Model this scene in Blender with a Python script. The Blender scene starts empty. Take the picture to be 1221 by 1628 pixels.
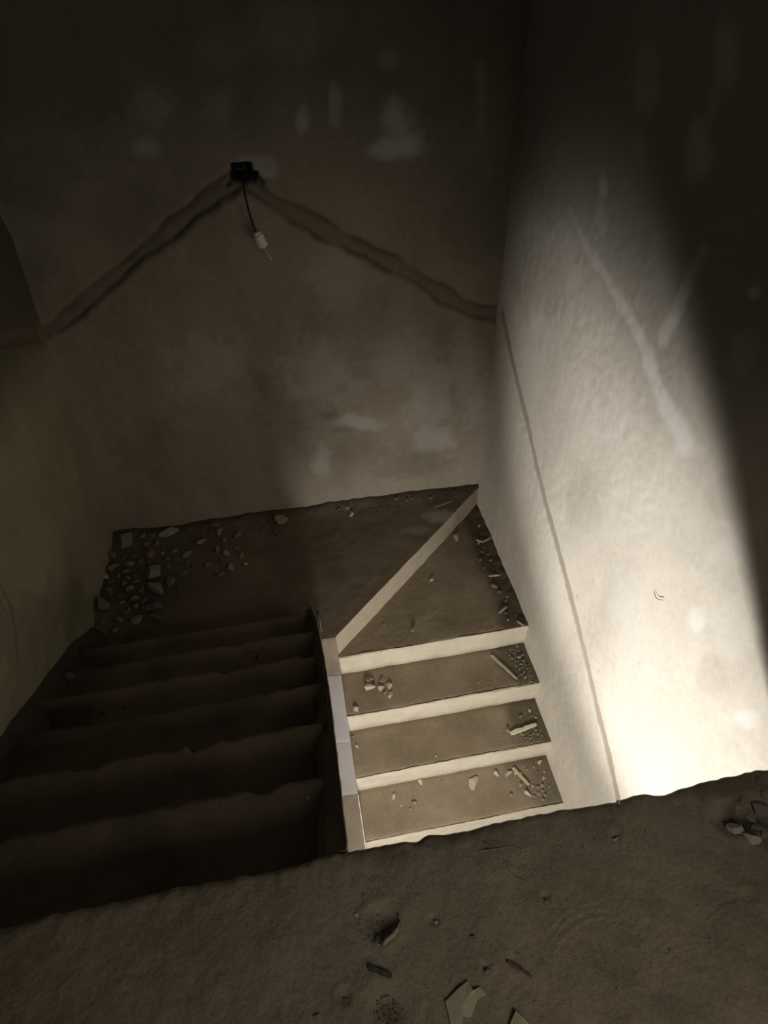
import bpy, bmesh, math, random
import numpy as np
from mathutils import Vector, Matrix, noise as mnoise

# ------------------------------------------------------------------ camera
IMG_W, IMG_H = 1221, 1628
FOCAL, PITCH, YAW, ROLL = 922.43, 0.775, 0.1411, -0.0439
CAM = np.array([0.0421, -0.3955, 1.385])
_F = np.array([math.sin(YAW)*math.cos(PITCH), math.cos(YAW)*math.cos(PITCH), -math.sin(PITCH)])
_R0 = np.array([math.cos(YAW), -math.sin(YAW), 0.0]); _U0 = np.cross(_R0, _F)
_R = math.cos(ROLL)*_R0 + math.sin(ROLL)*_U0
_U = -math.sin(ROLL)*_R0 + math.cos(ROLL)*_U0
col = bpy.context.scene.collection
cam_data = bpy.data.cameras.new('camera'); cam = bpy.data.objects.new('camera', cam_data); col.objects.link(cam)
cam_data.sensor_fit = 'HORIZONTAL'; cam_data.sensor_width = 36.0
cam_data.lens = 36.0*FOCAL/IMG_W; cam_data.clip_start = 0.02; cam_data.clip_end = 60
m4 = Matrix(((_R[0], _U[0], -_F[0], CAM[0]), (_R[1], _U[1], -_F[1], CAM[1]), (_R[2], _U[2], -_F[2], CAM[2]), (0, 0, 0, 1)))
cam.matrix_world = m4
scene = bpy.context.scene
scene.camera = cam
# ------------------------------------------------------------------ world, lamps, exposure
world = bpy.data.worlds.new('world'); scene.world = world; world.use_nodes = True
world.node_tree.nodes['Background'].inputs[0].default_value = (1.0, 0.93, 0.80, 1)
world.node_tree.nodes['Background'].inputs[1].default_value = 0.038

def lamp(name, kind, loc, aim, watts, colour, size, angle=None, blend=1.0):
    l = bpy.data.lights.new(name, kind); o = bpy.data.objects.new(name, l); col.objects.link(o)
    o.location = loc; l.energy = watts; l.color = colour; l.shadow_soft_size = size
    if kind == 'SPOT':
        l.spot_size = math.radians(angle); l.spot_blend = blend
    o.rotation_euler = (Vector(aim)-Vector(loc)).to_track_quat('-Z', 'Y').to_euler()
    return o
# torch held on the flight below the floor, shining up the stairwell
lamp('torch_spill', 'SPOT', (0.0, -0.75, -0.80), (0.36, 0.90, -1.80), 168, (1.0, 0.945, 0.86), 0.22, 90, 1.0)
# beam added further back in the lower hall to brighten the right wall
lamp('added_beam', 'SPOT', (-0.75, -1.30, -1.25), (1.068, 0.56, -0.43), 620, (1.0, 0.955, 0.89), 0.15, 38, 0.85)
# weak unseen fill added behind the photographer to light the upper floor
lamp('fill_lamp', 'SPOT', (0.60, -1.35, 1.15), (0.20, -0.20, 0.0), 29, (1.0, 0.90, 0.74), 0.35, 85, 1.0)

scene.view_settings.view_transform = 'Standard'
scene.view_settings.look = 'None'
scene.view_settings.gamma = 1.0
scene.view_settings.use_curve_mapping = False
scene.view_settings.exposure = 0.0

# ------------------------------------------------------------------ dimensions (metres; floor of the upper storey is z = 0)
RISE, GOING, NUM = 0.17, 0.2332, 7
XR, YB = 1.068, 2.34                    # right wall, back wall
ZL = -NUM*RISE                          # landing
ZW = ZL - RISE                          # winder tread
YN, DR, HR = 1.321, 0.2534, 0.1771      # lower flight: first riser, going, rise

def ray(x, y):
    return (x-IMG_W/2)*_R - (y-IMG_H/2)*_U + FOCAL*_F
def on(x, y, axis, val):
    """where the sight line of a spot in the photograph meets a real plane of the room"""
    d = ray(x, y); t = (val-CAM[axis])/d[axis]; return CAM + t*d
def on_left(x, y):
    p = on(x, y, 0, -1.2)
    for _ in range(12):
        p = on(x, y, 0, float(xleft(p[2])))
    return p
# left corner leans in the photograph: the plaster gets thicker towards the bottom
_lc = [(20, 380), (77, 555), (110, 630), (143, 701), (164, 812)]
_lcp = sorted([(on(px, py, 1, YB)[2], on(px, py, 1, YB)[0]) for px, py in _lc])
_lz = np.array([a for a, b in _lcp]); _lx = np.array([b for a, b in _lcp])
_lx[0] = _lx[0]
def xleft(z):
    return np.interp(z, np.r_[-1.6, _lz, 2.4], np.r_[_lx[0]-0.02, _lx, _lx[-1]-0.10])

# ------------------------------------------------------------------ noise in numpy
def _hash(ix, iy, s):
    n = (ix*374761393 + iy*668265263 + s*1442695041) & 0xffffffff
    n = ((n ^ (n >> 13))*1274126177) & 0xffffffff
    return ((n ^ (n >> 16)) & 0xffff)/32767.5 - 1.0
def vnoise(x, y, s=0):
    x = np.asarray(x, float); y = np.asarray(y, float)
    ix = np.floor(x).astype(np.int64); iy = np.floor(y).astype(np.int64)
    fx = x-ix; fy = y-iy; fx = fx*fx*(3-2*fx); fy = fy*fy*(3-2*fy)
    a = _hash(ix, iy, s); b = _hash(ix+1, iy, s); c = _hash(ix, iy+1, s); d = _hash(ix+1, iy+1, s)
    return (a*(1-fx)+b*fx)*(1-fy) + (c*(1-fx)+d*fx)*fy
def fbm(x, y, s=0, o=4):
    v = 0; a = 1.0; t = 0
    for k in range(o):
        v = v + a*vnoise(x*2**k + 17.3*k, y*2**k - 9.1*k, s+k); t += a; a *= 0.5
    return v/t
def seg_dist(u, v, pts):
    """distance to a polyline, and how far along it"""
    best = np.full(np.shape(u), 1e9); along = np.zeros(np.shape(u)); L = 0.0
    for (a, b), (c, d) in zip(pts[:-1], pts[1:]):
        l2 = (c-a)**2+(d-b)**2
        t = np.clip(((u-a)*(c-a)+(v-b)*(d-b))/l2, 0, 1)
        q = np.hypot(u-(a+t*(c-a)), v-(b+t*(d-b)))
        along = np.where(q < best, L+t*math.sqrt(l2), along); best = np.minimum(best, q); L += math.sqrt(l2)
    return best, along
def sstep(e0, e1, x):
    t = np.clip((x-e0)/(e1-e0), 0, 1); return t*t*(3-2*t)

# ------------------------------------------------------------------ object helpers
def tag(o, label=None, cat=None, group=None, kind=None):
    if label: o['label'] = label
    if cat: o['category'] = cat
    if group: o['group'] = group
    if kind: o['kind'] = kind
    return o
def link(name, me, mat=None, parent=None):
    if mat is not None and not me.materials: me.materials.append(mat)
    o = bpy.data.objects.new(name, me); col.objects.link(o)
    if parent: o.parent = parent
    return o
def empty(name, loc):
    o = bpy.data.objects.new(name, None); col.objects.link(o); o.location = loc; o.empty_display_size = 0.05
    return o
def grid_mesh(name, P, mat=None, attrs=None, smooth=True, parent=None, flip=False, keep=None):
    """P: (n, m, 3) array of points -> one mesh object"""
    n, m = P.shape[:2]
    idx = np.arange(n*m).reshape(n, m)
    q = np.stack([idx[:-1, :-1], idx[1:, :-1], idx[1:, 1:], idx[:-1, 1:]], -1).reshape(-1, 4)
    if keep is not None:
        k = keep; q = q[(k[:-1, :-1] & k[1:, :-1] & k[1:, 1:] & k[:-1, 1:]).reshape(-1)]
    if flip: q = q[:, ::-1]
    me = bpy.data.meshes.new(name)
    me.vertices.add(n*m); me.vertices.foreach_set('co', P.reshape(-1).astype(np.float32))
    me.loops.add(q.size); me.loops.foreach_set('vertex_index', q.reshape(-1).astype(np.int32))
    me.polygons.add(len(q)); me.polygons.foreach_set('loop_start', np.arange(0, q.size, 4, dtype=np.int32))
    me.polygons.foreach_set('loop_total', np.full(len(q), 4, dtype=np.int32))
    me.update(calc_edges=True); me.validate()
    if smooth: me.polygons.foreach_set('use_smooth', np.ones(len(me.polygons), dtype=bool))
    for k, a in (attrs or {}).items():
        at = me.attributes.new(k, 'FLOAT', 'POINT'); at.data.foreach_set('value', np.asarray(a, np.float32).reshape(-1))
    return link(name, me, mat, parent)
def bm_obj(name, bm, mat, parent=None, smooth=False):
    me = bpy.data.meshes.new(name); bmesh.ops.recalc_face_normals(bm, faces=bm.faces); bm.to_mesh(me); bm.free()
    if smooth:
        for p in me.polygons: p.use_smooth = True
    return link(name, me, mat, parent)
def tube_bm(pts, rads, n=8, bm=None):
    bm = bm or bmesh.new(); rings = []
    pts = [Vector(p) for p in pts]
    for i, p in enumerate(pts):
        t = (pts[min(i+1, len(pts)-1)]-pts[max(i-1, 0)]).normalized()
        a = t.cross(Vector((0.31, 0.52, 0.8))).normalized(); b = t.cross(a)
        r = rads[i] if hasattr(rads, '__len__') else rads
        rings.append([bm.verts.new(p+(a*math.cos(2*math.pi*k/n)+b*math.sin(2*math.pi*k/n))*r) for k in range(n)])
    for r0, r1 in zip(rings[:-1], rings[1:]):
        for k in range(n): bm.faces.new((r0[k], r0[(k+1) % n], r1[(k+1) % n], r1[k]))
    bm.faces.new(rings[0]); bm.faces.new(rings[-1])
    return bm
def curve_pts(pts, k=6):
    """Catmull-Rom through points"""
    P = [np.array(p, float) for p in pts]; P = [2*P[0]-P[1]]+P+[2*P[-1]-P[-2]]; out = []
    for i in range(1, len(P)-2):
        for s in range(k):
            t = s/k
            out.append(0.5*(2*P[i]+(P[i+1]-P[i-1])*t+(2*P[i-1]-5*P[i]+4*P[i+1]-P[i+2])*t*t+(3*P[i]-P[i-1]-3*P[i+1]+P[i+2])*t**3))
    out.append(P[-2]); return out

# ------------------------------------------------------------------ materials
class NT:
    def __init__(s, name, rough=0.9):
        s.m = bpy.data.materials.new(name); s.m.use_nodes = True; s.t = s.m.node_tree
        s.b = s.t.nodes['Principled BSDF']; s.b.inputs['Roughness'].default_value = rough
        s.b.inputs['Specular IOR Level'].default_value = 0.15
        s.geo = s.t.nodes.new('ShaderNodeTexCoord').outputs['Object']
    def n(s, kind, **kw):
        x = s.t.nodes.new(kind)
        for k, v in kw.items(): setattr(x, k, v)
        return x
    def put(s, a, b): s.t.links.new(a, b)
    def noise(s, scale, detail=6, rough=0.6, vec=None, stretch=None):
        x = s.n('ShaderNodeTexNoise'); x.inputs['Scale'].default_value = scale
        x.inputs['Detail'].default_value = detail; x.inputs['Roughness'].default_value = rough
        v = vec or s.geo
        if stretch:
            mp = s.n('ShaderNodeMapping'); mp.inputs['Scale'].default_value = stretch; s.put(v, mp.inputs['Vector']); v = mp.outputs[0]
        s.put(v, x.inputs['Vector']); return x.outputs['Fac']
    def attr(s, name):
        x = s.n('ShaderNodeAttribute', attribute_name=name); return x.outputs['Fac']
    def ramp(s, fac, stops):
        x = s.n('ShaderNodeValToRGB'); e = x.color_ramp.elements
        while len(e) < len(stops): e.new(0.5)
        for i, (p, c) in enumerate(stops):
            e[i].position = p; e[i].color = (*c, 1) if len(c) == 3 else c
        s.put(fac, x.inputs[0]); return x.outputs[0]
    def mix(s, fac, a, b, mode='MIX'):
        x = s.n('ShaderNodeMix', data_type='RGBA', blend_type=mode)
        for v, i in ((fac, 0), (a, 6), (b, 7)):
            if isinstance(v, (int, float)): x.inputs[i].default_value = v
            elif isinstance(v, tuple): x.inputs[i].default_value = (*v, 1)
            else: s.put(v, x.inputs[i])
        return x.outputs[2]
    def bump(s, parts, dist=0.004):
        h = None
        prev = None
        for fac, strength, d in parts:
            x = s.n('ShaderNodeBump'); x.inputs['Strength'].default_value = strength; x.inputs['Distance'].default_value = d
            s.put(fac, x.inputs['Height'])
            if prev is not None: s.put(prev, x.inputs['Normal'])
            prev = x.outputs[0]
        s.put(prev, s.b.inputs['Normal'])
    def colour(s, c):
        if isinstance(c, tuple): s.b.inputs['Base Color'].default_value = (*c, 1)
        else: s.put(c, s.b.inputs['Base Color'])
        return s.m

def plaster(name, base, dark, light, groove_c=(0.20, 0.165, 0.12), stretch=(1, 1, 0.45)):
    t = NT(name, 0.92)
    big = t.noise(2.2, 6, 0.62, stretch=stretch)
    c = t.ramp(big, [(0.30, dark), (0.52, base), (0.72, tuple(min(1, v*1.10) for v in base))])
    fine = t.noise(38, 5, 0.7)
    c = t.mix(0.35, c, t.ramp(fine, [(0.3, (0.35,)*3), (0.7, (0.65,)*3)]), 'OVERLAY')
    c = t.mix(t.attr('patch'), c, light)
    c = t.mix(t.attr('stain_shade'), c, tuple(v*0.42 for v in dark))
    c = t.mix(t.attr('groove'), c, groove_c)
    spots = t.noise(75, 2, 0.5)
    c = t.mix(t.ramp(spots, [(0.755, (0, 0, 0)), (0.79, (0.5,)*3)]), c, tuple(v*0.4 for v in dark))
    t.bump([(t.noise(14, 6, 0.6), 0.09, 0.012), (fine, 0.22, 0.003), (t.noise(160, 3, 0.6), 0.2, 0.0012)])
    return t.colour(c)
M_right = plaster('pale_plaster', (0.66, 0.615, 0.54), (0.54, 0.50, 0.435), (0.80, 0.79, 0.76), (0.37, 0.325, 0.255))
M_back = plaster('grey_brown_plaster', (0.325, 0.285, 0.228), (0.225, 0.195, 0.153), (0.64, 0.63, 0.62), (0.13, 0.106, 0.078))
M_left = plaster('olive_painted_plaster', (0.29, 0.26, 0.18), (0.215, 0.19, 0.13), (0.36, 0.335, 0.255), (0.15, 0.12, 0.085))

def dusty(name, a, b, c3, grit=1.0, speck=(0.45, 0.42, 0.36)):
    t = NT(name, 0.95)
    c = t.ramp(t.noise(4.5, 6, 0.6), [(0.30, a), (0.52, b), (0.75, c3)])
    f = t.noise(120, 4, 0.7)
    c = t.mix(0.45, c, t.ramp(f, [(0.3, (0.3,)*3), (0.7, (0.7,)*3)]), 'OVERLAY')
    c = t.mix(t.attr('stain_shade'), c, tuple(v*0.45 for v in a))
    c = t.mix(t.attr('patch'), c, speck)
    t.bump([(t.noise(30, 6, 0.65), 0.4, 0.008*grit), (f, 0.5, 0.003*grit)])
    return t.colour(c)
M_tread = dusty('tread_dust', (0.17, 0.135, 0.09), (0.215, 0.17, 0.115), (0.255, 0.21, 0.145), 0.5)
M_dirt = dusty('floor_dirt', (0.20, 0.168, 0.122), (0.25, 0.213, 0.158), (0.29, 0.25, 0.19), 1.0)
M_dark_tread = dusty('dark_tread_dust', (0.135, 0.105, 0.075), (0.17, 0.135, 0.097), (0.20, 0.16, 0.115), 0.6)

def riser_mat(name, c1, c2):
    t = NT(name, 0.9)
    c = t.ramp(t.noise(7, 6, 0.65), [(0.3, c2), (0.6, c1)])
    c = t.mix(t.ramp(t.noise(60, 3, 0.55), [(0.66, (0, 0, 0)), (0.73, (0.55,)*3)]), c, (0.28, 0.23, 0.16))
    c = t.mix(t.attr('stain_shade'), c, (0.24, 0.185, 0.125))
    t.bump([(t.noise(45, 5, 0.6), 0.4, 0.004), (t.noise(200, 2), 0.3, 0.001)])
    return t.colour(c)
M_riser = riser_mat('riser_plaster', (0.60, 0.55, 0.445), (0.50, 0.455, 0.36))
M_spine = riser_mat('lilac_grey_plaster', (0.31, 0.295, 0.295), (0.265, 0.25, 0.25))
M_spine2 = riser_mat('grey_plaster', (0.27, 0.25, 0.245), (0.23, 0.212, 0.205))
M_pink = riser_mat('pinkish_plaster', (0.26, 0.205, 0.165), (0.21, 0.165, 0.13))
M_brown = riser_mat('brown_plaster', (0.165, 0.135, 0.10), (0.13, 0.105, 0.078))

def simple(name, c1, c2, scale=40, rough=0.85, bump=0.3, spec=0.2):
    t = NT(name, rough); t.b.inputs['Specular IOR Level'].default_value = spec
    f = t.noise(scale, 5, 0.65)
    t.bump([(f, bump, 0.003)])
    return t.colour(t.ramp(f, [(0.3, c1), (0.7, c2)]))
M_stone = simple('grey_stone', (0.17, 0.15, 0.125), (0.28, 0.255, 0.215), 25)
M_pale_stone = simple('pale_stone', (0.34, 0.31, 0.25), (0.48, 0.45, 0.38), 30)
M_brick = simple('brick_red_stone', (0.19, 0.125, 0.095), (0.26, 0.175, 0.135), 30)
M_ochre = simple('ochre_stone', (0.22, 0.19, 0.11), (0.30, 0.26, 0.16), 30)
M_dark_stone = simple('dark_stone', (0.10, 0.09, 0.075), (0.18, 0.165, 0.14), 25)
M_wood = simple('weathered_wood', (0.36, 0.29, 0.20), (0.50, 0.42, 0.30), 60)
M_pale_wood = simple('pale_wood', (0.52, 0.47, 0.34), (0.66, 0.60, 0.45), 60)
M_red_wood = simple('red_brown_wood', (0.14, 0.075, 0.055), (0.20, 0.11, 0.08), 60)
M_dark_wood = simple('dark_wood', (0.055, 0.055, 0.045), (0.09, 0.088, 0.07), 60)
M_card = simple('pale_card', (0.32, 0.295, 0.21), (0.42, 0.39, 0.29), 18, 0.8)
M_white_plastic = simple('white_plastic', (0.80, 0.80, 0.80), (0.86, 0.86, 0.86), 10, 0.4, 0.0, 0.5)
M_scrap = simple('pale_scrap', (0.22, 0.19, 0.15), (0.42, 0.38, 0.33), 30, 0.9)
M_cable = simple('black_cable', (0.018, 0.016, 0.014), (0.03, 0.027, 0.024), 30, 0.6, 0.1)
M_metal = simple('dull_brass', (0.50, 0.43, 0.30), (0.60, 0.54, 0.40), 40, 0.45, 0.1, 0.5)
M_box = simple('sooty_metal', (0.012, 0.011, 0.009), (0.03, 0.027, 0.022), 40, 0.8)
M_slab = simple('raw_concrete', (0.22, 0.195, 0.16), (0.30, 0.27, 0.22), 12)
M_root = simple('dry_root', (0.22, 0.18, 0.13), (0.34, 0.29, 0.22), 40)
M_grit = simple('grit', (0.24, 0.215, 0.17), (0.40, 0.37, 0.31), 200)
M_dark_grit = simple('dark_grit', (0.09, 0.08, 0.065), (0.19, 0.17, 0.14), 200)

# ------------------------------------------------------------------ right wall (plane x = XR, mesh in y-z)
def axis(a, b, step): return np.linspace(a, b, int(round((b-a)/step))+1)
def blobs(u, v, items, toplane, scale, seed):
    """soft-edged irregular patches: (px, py, rx, ry, strength) in the photograph turned into places on the wall"""
    out = np.zeros(u.shape)
    w1 = fbm(u*9, v*9, seed, 4)*0.55 + fbm(u*26, v*26, seed+7, 3)*0.25
    for px, py, rx, ry, s in items:
        a = toplane(px, py); b = toplane(px+rx, py); c = toplane(px, py+ry)
        e1 = np.array([b[0]-a[0], b[1]-a[1]]); e2 = np.array([c[0]-a[0], c[1]-a[1]])
        inv = np.linalg.inv(np.array([[e1[0], e2[0]], [e1[1], e2[1]]]))
        du, dv = u-a[0], v-a[1]
        r = np.hypot(inv[0, 0]*du+inv[0, 1]*dv, inv[1, 0]*du+inv[1, 1]*dv)
        out = np.maximum(out, s*(1-sstep(0.35, 1.15, r+w1)))
    return out
ry = axis(-0.75, YB+0.02, 0.0072); rz = axis(-2.45, 1.75, 0.0075)
U, V = np.meshgrid(ry, rz, indexing='ij')
def pr(px, py):
    p = on(px, py, 0, XR); return (p[1], p[2])
gpts = [pr(*p) for p in [(797, 498), (808, 550), (822, 610), (838, 670), (852, 735), (868, 800), (884, 860), (899, 920), (914, 985), (932, 1060), (950, 1140), (964, 1195), (976, 1250), (986, 1300)]]
gd, ga = seg_dist(U, V, gpts)
gw = 0.023 + 0.003*vnoise(ga*14, ga*0, 5)
wob = 0.004*vnoise(U*40, V*40, 8)
gm = 1-sstep(gw*0.8, gw*1.15, gd+wob)
edge = np.exp(-((gd+wob-gw)/0.005)**2)
disp = 0.007*fbm(U*1.4, V*1.4, 21, 3) + 0.0006*fbm(U*9, V*9, 22, 4)
rough_zone = sstep(0.0, 0.6, vnoise(U*2.3, V*2.3, 31)+0.25)
disp = disp + rough_zone*0.0016*fbm(U*30, V*30, 23, 3)
disp = disp - 0.005*gm - 0.0015*edge
pits = sstep(0.90, 0.97, vnoise(U*42, V*42, 41))*sstep(0.1, 0.5, vnoise(U*3, V*3, 42)); disp = disp - 0.002*pits
streak = [(1110, 235, 22, 55, .55), (1150, 85, 25, 70, .5), (1030, 140, 30, 90, .4), (1020, 230, 22, 45, .3),
          (960, 297, 8, 20, .6), (955, 345, 10, 25, .35), (1200, 465, 14, 14, .8), (1105, 985, 18, 30, .75), (1190, 1140, 25, 20, .6), (1095, 715, 30, 14, .5), (1180, 560, 30, 40, .35),
          (900, 400, 25, 80, .25), (1140, 880, 40, 25, .3), (1000, 1010, 50, 120, .28), (960, 690, 40, 90, .25), (1160, 1010, 40, 60, .3)]
patch = blobs(U, V, streak, pr, 1, 51)
for pts_, w0, w1, st0, st1 in (([(905, 330), (932, 390), (968, 445), (1000, 500), (1022, 545), (1040, 595), (1058, 640), (1088, 700)], 0.012, 0.036, 0.35, 1.0), ([(1120, 400), (1100, 440), (1080, 490), (1058, 535)], 0.022, 0.030, 0.45, 0.8), ([(1165, 60), (1150, 110), (1120, 210), (1105, 280)], 0.016, 0.024, 0.30, 0.35)):
    ql = [pr(*q) for q in pts_]; dd, aa = seg_dist(U, V, ql); aa = aa/aa.max()
    ww = (w0+(w1-w0)*aa)*(1+0.5*fbm(U*11, V*11, 52, 3))
    patch = np.maximum(patch, (st0+(st1-st0)*aa)*(1-sstep(0.45, 1.5, (dd+0.012*fbm(U*24, V*24, 53, 3))/ww)))
stain_shade = blobs(U, V, [(1150, 790, 45, 45, .22), (1080, 880, 45, 45, .14), (1130, 1080, 30, 40, .2), (930, 800, 30, 60, .12), (1160, 440, 22, 60, .55), (1190, 400, 30, 40, .5), (860, 430, 60, 110, .35), (1000, 330, 30, 70, .35), (960, 150, 120, 120, .5), (1100, 300, 90, 90, .4), (1170, 240, 60, 120, .5), (1060, 60, 120, 80, .55), (860, 130, 40, 160, .5)], pr, 1, 61)  # blobs high on the wall add shade to the colour
# shade above about head height of the landing, put into the plaster colour
upper_shade = sstep(0.22, 0.80, V + 0.16*fbm(U*2.5, V*2.5, 71, 4) - 0.02)
stain_shade = np.clip(np.maximum(stain_shade, 0.78*upper_shade*(1-0.7*patch)), 0, 1)
stain_shade = np.clip(stain_shade + 0.35*pits, 0, 1)
P = np.stack([XR-disp, U, V], -1)
wall_right = grid_mesh('wall_right', P, M_right, dict(patch=patch*0.8, stain_shade=stain_shade, groove=np.clip(gm*0.9+0.25*edge, 0, 1)), flip=True)
tag(wall_right, kind='structure')

# ------------------------------------------------------------------ back wall (plane y = YB)
bx_ = axis(-1.75, XR+0.02, 0.0105); bz = axis(-1.6, 1.9, 0.0115)
U, V = np.meshgrid(bx_, bz, indexing='ij')
def pb(px, py):
    p = on(px, py, 1, YB); return (p[0], p[2])
gl = [pb(*p) for p in [(372, 288), (330, 318), (285, 352), (240, 392), (190, 432), (150, 468), (112, 502), (88, 522), (60, 533)]]
gr = [pb(*p) for p in [(400, 298), (445, 328), (500, 358), (560, 390), (620, 418), (668, 446), (705, 470), (740, 490), (770, 499), (800, 502)]]
d1, a1 = seg_dist(U, V, gl); d2, a2 = seg_dist(U, V, gr)
wob = 0.010*fbm(U*14, V*14, 81, 3)
gm = np.zeros(U.shape); ge = np.zeros(U.shape)
for dd, aa, w0, sd in ((d1, a1, 0.034, 1), (d2, a2, 0.036, 2)):
    w = w0 + 0.008*vnoise(aa*9, aa*0, sd)
    gm = np.maximum(gm, 1-sstep(w*0.75, w*1.1, dd+wob))
    ge = np.maximum(ge, np.exp(-((dd+wob-w*0.9)/0.010)**2)*np.clip(0.65+0.6*vnoise(aa*12, dd*20, sd+4), 0, 1))
bc = pb(386, 274)
rb = np.maximum(np.abs(U-bc[0])/(0.048-0.32*np.clip(V-bc[1], -0.05, 0.05)), np.abs(V-bc[1])/0.036)
hole = 1-sstep(0.82, 1.12, rb+0.25*vnoise(U*50, V*50, 91))
disp = 0.012*fbm(U*1.3, V*1.3, 101, 3)+0.004*fbm(U*7, V*7, 102, 4)+0.0012*fbm(U*30, V*30, 103, 2)
chip = blobs(U, V, [(520, 662, 20, 8, 1), (545, 684, 30, 7, .7), (470, 672, 30, 7, .6)], pb, 1, 111)
disp = disp - 0.010*gm - 0.012*ge - 0.06*hole - 0.008*chip
bp = [(630, 195, 28, 40, .8), (640, 232, 45, 26, .9), (612, 240, 28, 18, .8), (482, 190, 14, 32, .6), (530, 165, 12, 36, .5), (242, 165, 36, 40, .3), (232, 232, 28, 18, .45), (350, 165, 30, 42, .3), (410, 262, 35, 18, .4),
      (765, 160, 10, 70, .4), (620, 95, 18, 18, .35), (470, 40, 110, 60, .2), (360, 70, 60, 60, .15), (540, 440, 60, 55, .22), (500, 600, 70, 60, .3), (690, 640, 50, 90, .28), (690, 695, 40, 40, .35), (570, 672, 45, 16, .45), (512, 735, 22, 32, .3), (640, 565, 60, 50, .22), (740, 600, 40, 90, .25), (330, 580, 70, 50, .15), (418, 275, 25, 10, .5)]
patch = blobs(U, V, bp, pb, 1, 121)
stain_shade = blobs(U, V, [(640, 735, 75, 30, .3), (330, 720, 130, 90, .22), (560, 720, 60, 30, .2), (60, 430, 40, 60, .25), (120, 120, 140, 140, .5), (760, 360, 60, 90, .3), (200, 330, 120, 60, .2), (420, 480, 120, 80, .12), (720, 100, 80, 120, .4), (60, 260, 120, 120, .35)], pb, 1, 131)
upper_shade = sstep(0.55, 1.15, V+0.14*fbm(U*2.2, V*2.2, 141, 4))  # back wall darkens upwards too, shade put into its colour
stain_shade = np.clip(np.maximum(stain_shade, 0.5*upper_shade*(1-0.6*patch)) + 0.35*chip + hole, 0, 1)
wall_back = grid_mesh('wall_back', np.stack([U, YB-disp, V], -1), M_back, dict(patch=np.clip(patch*0.9, 0, 1), stain_shade=stain_shade, groove=np.clip(0.45*gm+0.75*ge, 0, 1)))
tag(wall_back, kind='structure')

# ------------------------------------------------------------------ left wall (leans a little)
ly = axis(-0.6, YB+0.02, 0.009); lz_ = axis(-1.6, 1.5, 0.009)
U, V = np.meshgrid(ly, lz_, indexing='ij')
def pl(px, py):
    p = on_left(px, py); return (p[1], p[2])
g1 = [pl(*p) for p in [(62, 532), (40, 536), (15, 538), (-20, 540)]]
g2 = [pl(*p) for p in [(-14, 922), (4, 932), (16, 955), (23, 985), (26, 1020), (27, 1045)]]
g3 = [pl(*p) for p in [(-14, 945), (2, 955), (12, 975)]]
d1, a1 = seg_dist(U, V, g1); d2, _ = seg_dist(U, V, g2); d3, _ = seg_dist(U, V, g3)
gm = 1-sstep(0.02, 0.035, d1+0.01*fbm(U*14, V*14, 5, 3))
ge = np.maximum(1-sstep(0.004, 0.010, d2), 1-sstep(0.003, 0.008, d3))
disp = 0.012*fbm(U*1.5, V*1.5, 151, 3)+0.003*fbm(U*8, V*8, 152, 4)-0.012*gm-0.006*ge
patch = blobs(U, V, [(104, 850, 6, 18, .35), (45, 470, 14, 60, .5), (80, 600, 14, 90, .4), (12, 975, 14, 60, .3), (30, 700, 60, 120, .2)], pl, 1, 161)
stain_shade = blobs(U, V, [(40, 1000, 60, 90, .3), (120, 960, 40, 60, .25), (20, 420, 60, 60, .4)], pl, 1, 171)
stain_shade = np.clip(np.maximum(stain_shade, 0.9*sstep(-0.05, 0.35, V+0.1*fbm(U*2, V*2, 181, 3))), 0, 1)  # left wall darkened towards the top, shade put into the colour
wall_left = grid_mesh('wall_left', np.stack([xleft(V)+disp, U, V], -1), M_left, dict(patch=patch*0.6, stain_shade=stain_shade, groove=np.clip(gm*0.75+ge*0.8, 0, 1)), flip=True)
tag(wall_left, kind='structure')

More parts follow.
